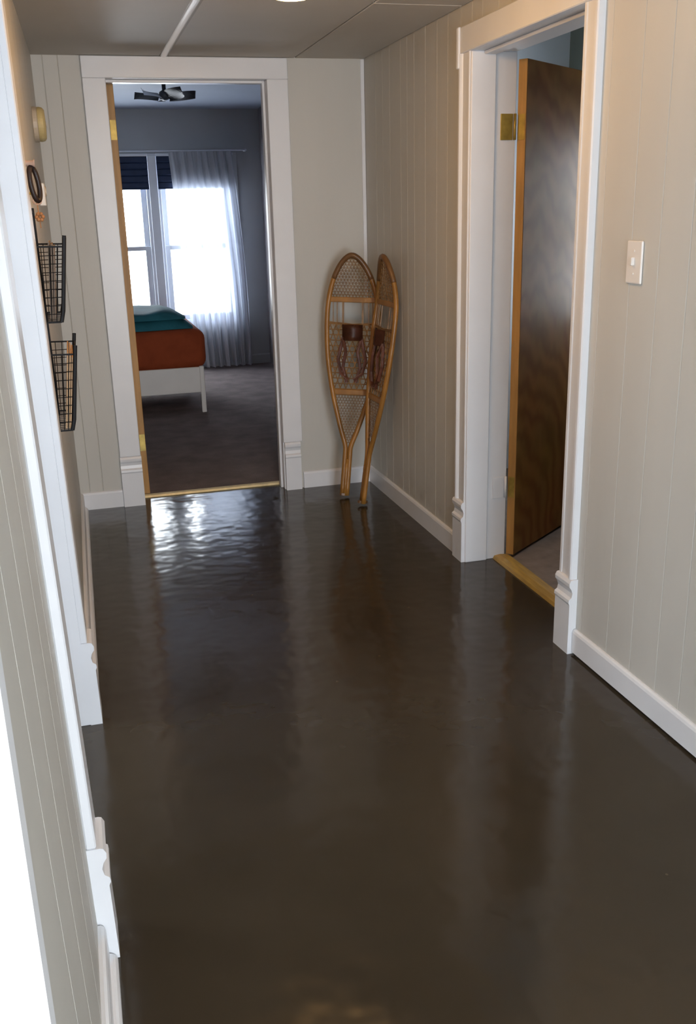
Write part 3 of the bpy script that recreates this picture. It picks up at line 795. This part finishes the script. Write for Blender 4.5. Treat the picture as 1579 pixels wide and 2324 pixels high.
# ================================================================== bedroom furniture
# blinds
def blind(x0, x1, label):
    root = tag(empty('roller_blind', ((x0+x1)/2, YB-0.03, 1.95)), label, 'blind', 'navy blinds at the bedroom windows')
    bm = bmesh.new(); n = 5
    for k in range(n):      # stacked soft folds
        z1 = 1.945-k*0.056; z0 = z1-0.056
        prism(bm, [(YB-0.034, z0+0.004), (YB-0.040, z0+0.012), (YB-0.036, z1-0.006), (YB-0.030, z1), (YB-0.026, z1), (YB-0.028, z0)], 'x', x0, x1)
    child('shade', bm, M_NAVY, root)
    child('head_rail', bx(x0-0.005, x1+0.005, YB-0.050, YB-0.022, 1.944, 1.968, bev=0.003), M_WFRM, root)
    child('bottom_rail', bx(x0, x1, YB-0.042, YB-0.026, 1.660, 1.672, bev=0.003), M_NAVY, root)
    bm = bmesh.new(); tube(bm, [((x0+x1)/2+0.08, YB-0.044, 1.745), ((x0+x1)/2+0.08, YB-0.044, 1.69)], 0.004, 6)
    child('pull', bm, M_WPLAS, root)
    return root
blind(W1+0.0, W2-0.006, 'navy blind on the uncovered bedroom window')
blind(W3+0.006, W4-0.004, 'navy blind partly behind the sheer curtain')
# curtain and rod
rod = tag(empty('curtain_rod', (-0.3, YB-0.10, 1.985)), 'thin pale curtain rod above the bedroom windows', 'curtain rod')
bm = lathe(bmesh.new(), [(0.006, 0), (0.006, 1.65)], 10, (-1.45, YB-0.10, 1.985), (1, 0, 0)); child('rod', bm, M_WFRM, rod)
for x in (-1.44, 0.19): child('bracket', bx(x-0.006, x+0.006, YB-0.105, YB, 1.975, 1.995), M_WFRM, rod)
def curtain():
    bm = bmesh.new(); NU, NZ = 96, 26; g = []
    rr = random.Random(4)
    ph = [rr.uniform(0, 6.28) for _ in range(4)]
    for j in range(NZ+1):
        t = j/NZ; z = 1.975-t*1.955
        xl = -0.515+0.115*t; xr = 0.062+0.075*math.sin(min(1, t*1.25)*math.pi*0.5)+0.01*t
        row = []
        for i in range(NU+1):
            s = i/NU
            u = s+0.012*math.sin(9*s+2.5*t+ph[0])
            amp = 0.016+0.020*t+0.016*max(0, s-0.6)
            y = YB-0.10+amp*math.sin(2*math.pi*8.0*u+ph[1]+0.6*t)+0.4*amp*math.sin(2*math.pi*19*u+ph[2]+1.5*t)-0.03*t*t
            row.append(bm.verts.new((xl+(xr-xl)*s, y, z)))
        g.append(row)
    for j in range(NZ):
        for i in range(NU): bm.faces.new((g[j][i], g[j][i+1], g[j+1][i+1], g[j+1][i]))
    return tag(link('sheer_curtain', bm, M_SHEER, smooth=True), 'long sheer white curtain over the right-hand bedroom window', 'curtain')
curtain()
# bed
BY0, BY1, BX0, BX1 = 2.24, 3.30, -2.58, -0.60
bed = tag(empty('bed', ((BX0+BX1)/2, (BY0+BY1)/2, 0)), 'low cream bed with rust orange bedspread', 'bed')
child('side_rail', bx(BX0, BX1-0.02, BY0, BY0+0.022, 0.160, 0.350, bev=0.004), M_CREAM, bed)
child('side_rail', bx(BX0, BX1-0.02, BY1-0.022, BY1, 0.160, 0.350, bev=0.004), M_CREAM, bed)
child('end_rail', bx(BX1-0.022, BX1, BY0+0.03, BY1-0.03, 0.160, 0.350, bev=0.004), M_CREAM, bed)
for x in (BX0, BX1-0.034):
    for y in (BY0-0.006, BY1-0.030):
        child('leg', bx(x, x+0.034, y, y+0.034, 0.008, 0.356, bev=0.004), M_CREAM, bed)
bm = bx(BX0+0.01, BX1+0.028, BY0-0.012, BY1+0.0, 0.335, 0.628, bev=0.075, seg=5)
child('bedspread', bm, M_RUST, bed, smooth=True)
# folded teal blanket on the bed
def blanket():
    bm = bmesh.new(); N, K = 22, 10
    rr = random.Random(9)
    def layer(z0, th, x1, y0, y1, x0=-1.55):
        top, bot = [], []
        for i in range(N+1):
            a = []; b = []
            for k in range(K+1):
                s = i/N; q = k/K
                ex = (1-max(0, (s-0.80)/0.20)**2.2)
                ey = min(1, (q/0.14))**0.5*min(1, ((1-q)/0.14))**0.5
                x = x0+(x1-x0)*s; y = y0+(y1-y0)*q
                zz = th*max(0.0, min(ex, 1))*ey
                wob = 0.010*math.sin(7*s+3*q)*ey+0.006*math.sin(19*s-5*q)*ey
                a.append(bm.verts.new((x+0.02*math.sin(6*q), y+0.015*math.sin(8*s), z0+0.004+zz+wob*max(0, ex))))
                b.append(bm.verts.new((x+0.02*math.sin(6*q), y+0.015*math.sin(8*s), z0)))
            top.append(a); bot.append(b)
        for i in range(N):
            for k in range(K):
                bm.faces.new((top[i][k], top[i+1][k], top[i+1][k+1], top[i][k+1]))
                bm.faces.new((bot[i][k], bot[i][k+1], bot[i+1][k+1], bot[i+1][k]))
        for i in range(N):
            bm.faces.new((top[i][0], bot[i][0], bot[i+1][0], top[i+1][0])); bm.faces.new((top[i][K], top[i+1][K], bot[i+1][K], bot[i][K]))
        for k in range(K):
            bm.faces.new((top[0][k], top[0][k+1], bot[0][k+1], bot[0][k])); bm.faces.new((top[N][k], bot[N][k], bot[N][k+1], top[N][k+1]))
    layer(0.629, 0.075, -0.655, 2.28, 3.10)
    layer(0.695, 0.055, -0.70, 2.33, 3.05)
    return tag(link('blanket', bm, M_TEAL, smooth=True), 'folded teal blanket lying on the rust bedspread', 'blanket')
blanket()
# ceiling fan
FX, FY = -0.715, 2.45
FO = 0.045
fan = tag(empty('ceiling_fan', (FX, FY, 2.345)), 'small ceiling fan with grey and white blades in the bedroom', 'ceiling fan')
child('canopy', lathe(bmesh.new(), [(0.05, 0), (0.045, 0.02), (0.02, 0.03)], 24, (FX, FY, 2.345), (0, 0, -1)), M_FAN, fan, smooth=True)
child('motor_housing', lathe(bmesh.new(), [(0.014, 0.02), (0.014, 0.080), (0.034, 0.092), (0.040, 0.115), (0.034, 0.138), (0.012, 0.148)], 24, (FX, FY, 2.345), (0, 0, -1)), M_FAN, fan, smooth=True)
for k in range(5):
    a = math.radians(8+72*k)
    bm = bmesh.new(); rows = []
    for j in range(9):
        t = j/8; r = 0.04+0.185*t; wd = 0.008+0.120*math.sin(math.pi*(0.08+0.90*t))**0.8
        row = []
        for i in range(5):
            q = i/4-0.5
            row.append(bm.verts.new((FX+r*math.cos(a)-q*wd*math.sin(a), FY+r*math.sin(a)+q*wd*math.cos(a), 2.345-0.080-FO-0.050*q+0.020*t)))
        rows.append(row)
    for j in range(8):
        for i in range(4): bm.faces.new((rows[j][i], rows[j][i+1], rows[j+1][i+1], rows[j+1][i]))
    bmesh.ops.solidify(bm, geom=bm.faces[:], thickness=0.006)
    child('blade', bm, M_FANW if k in (3,) else M_FAN, fan, smooth=False)
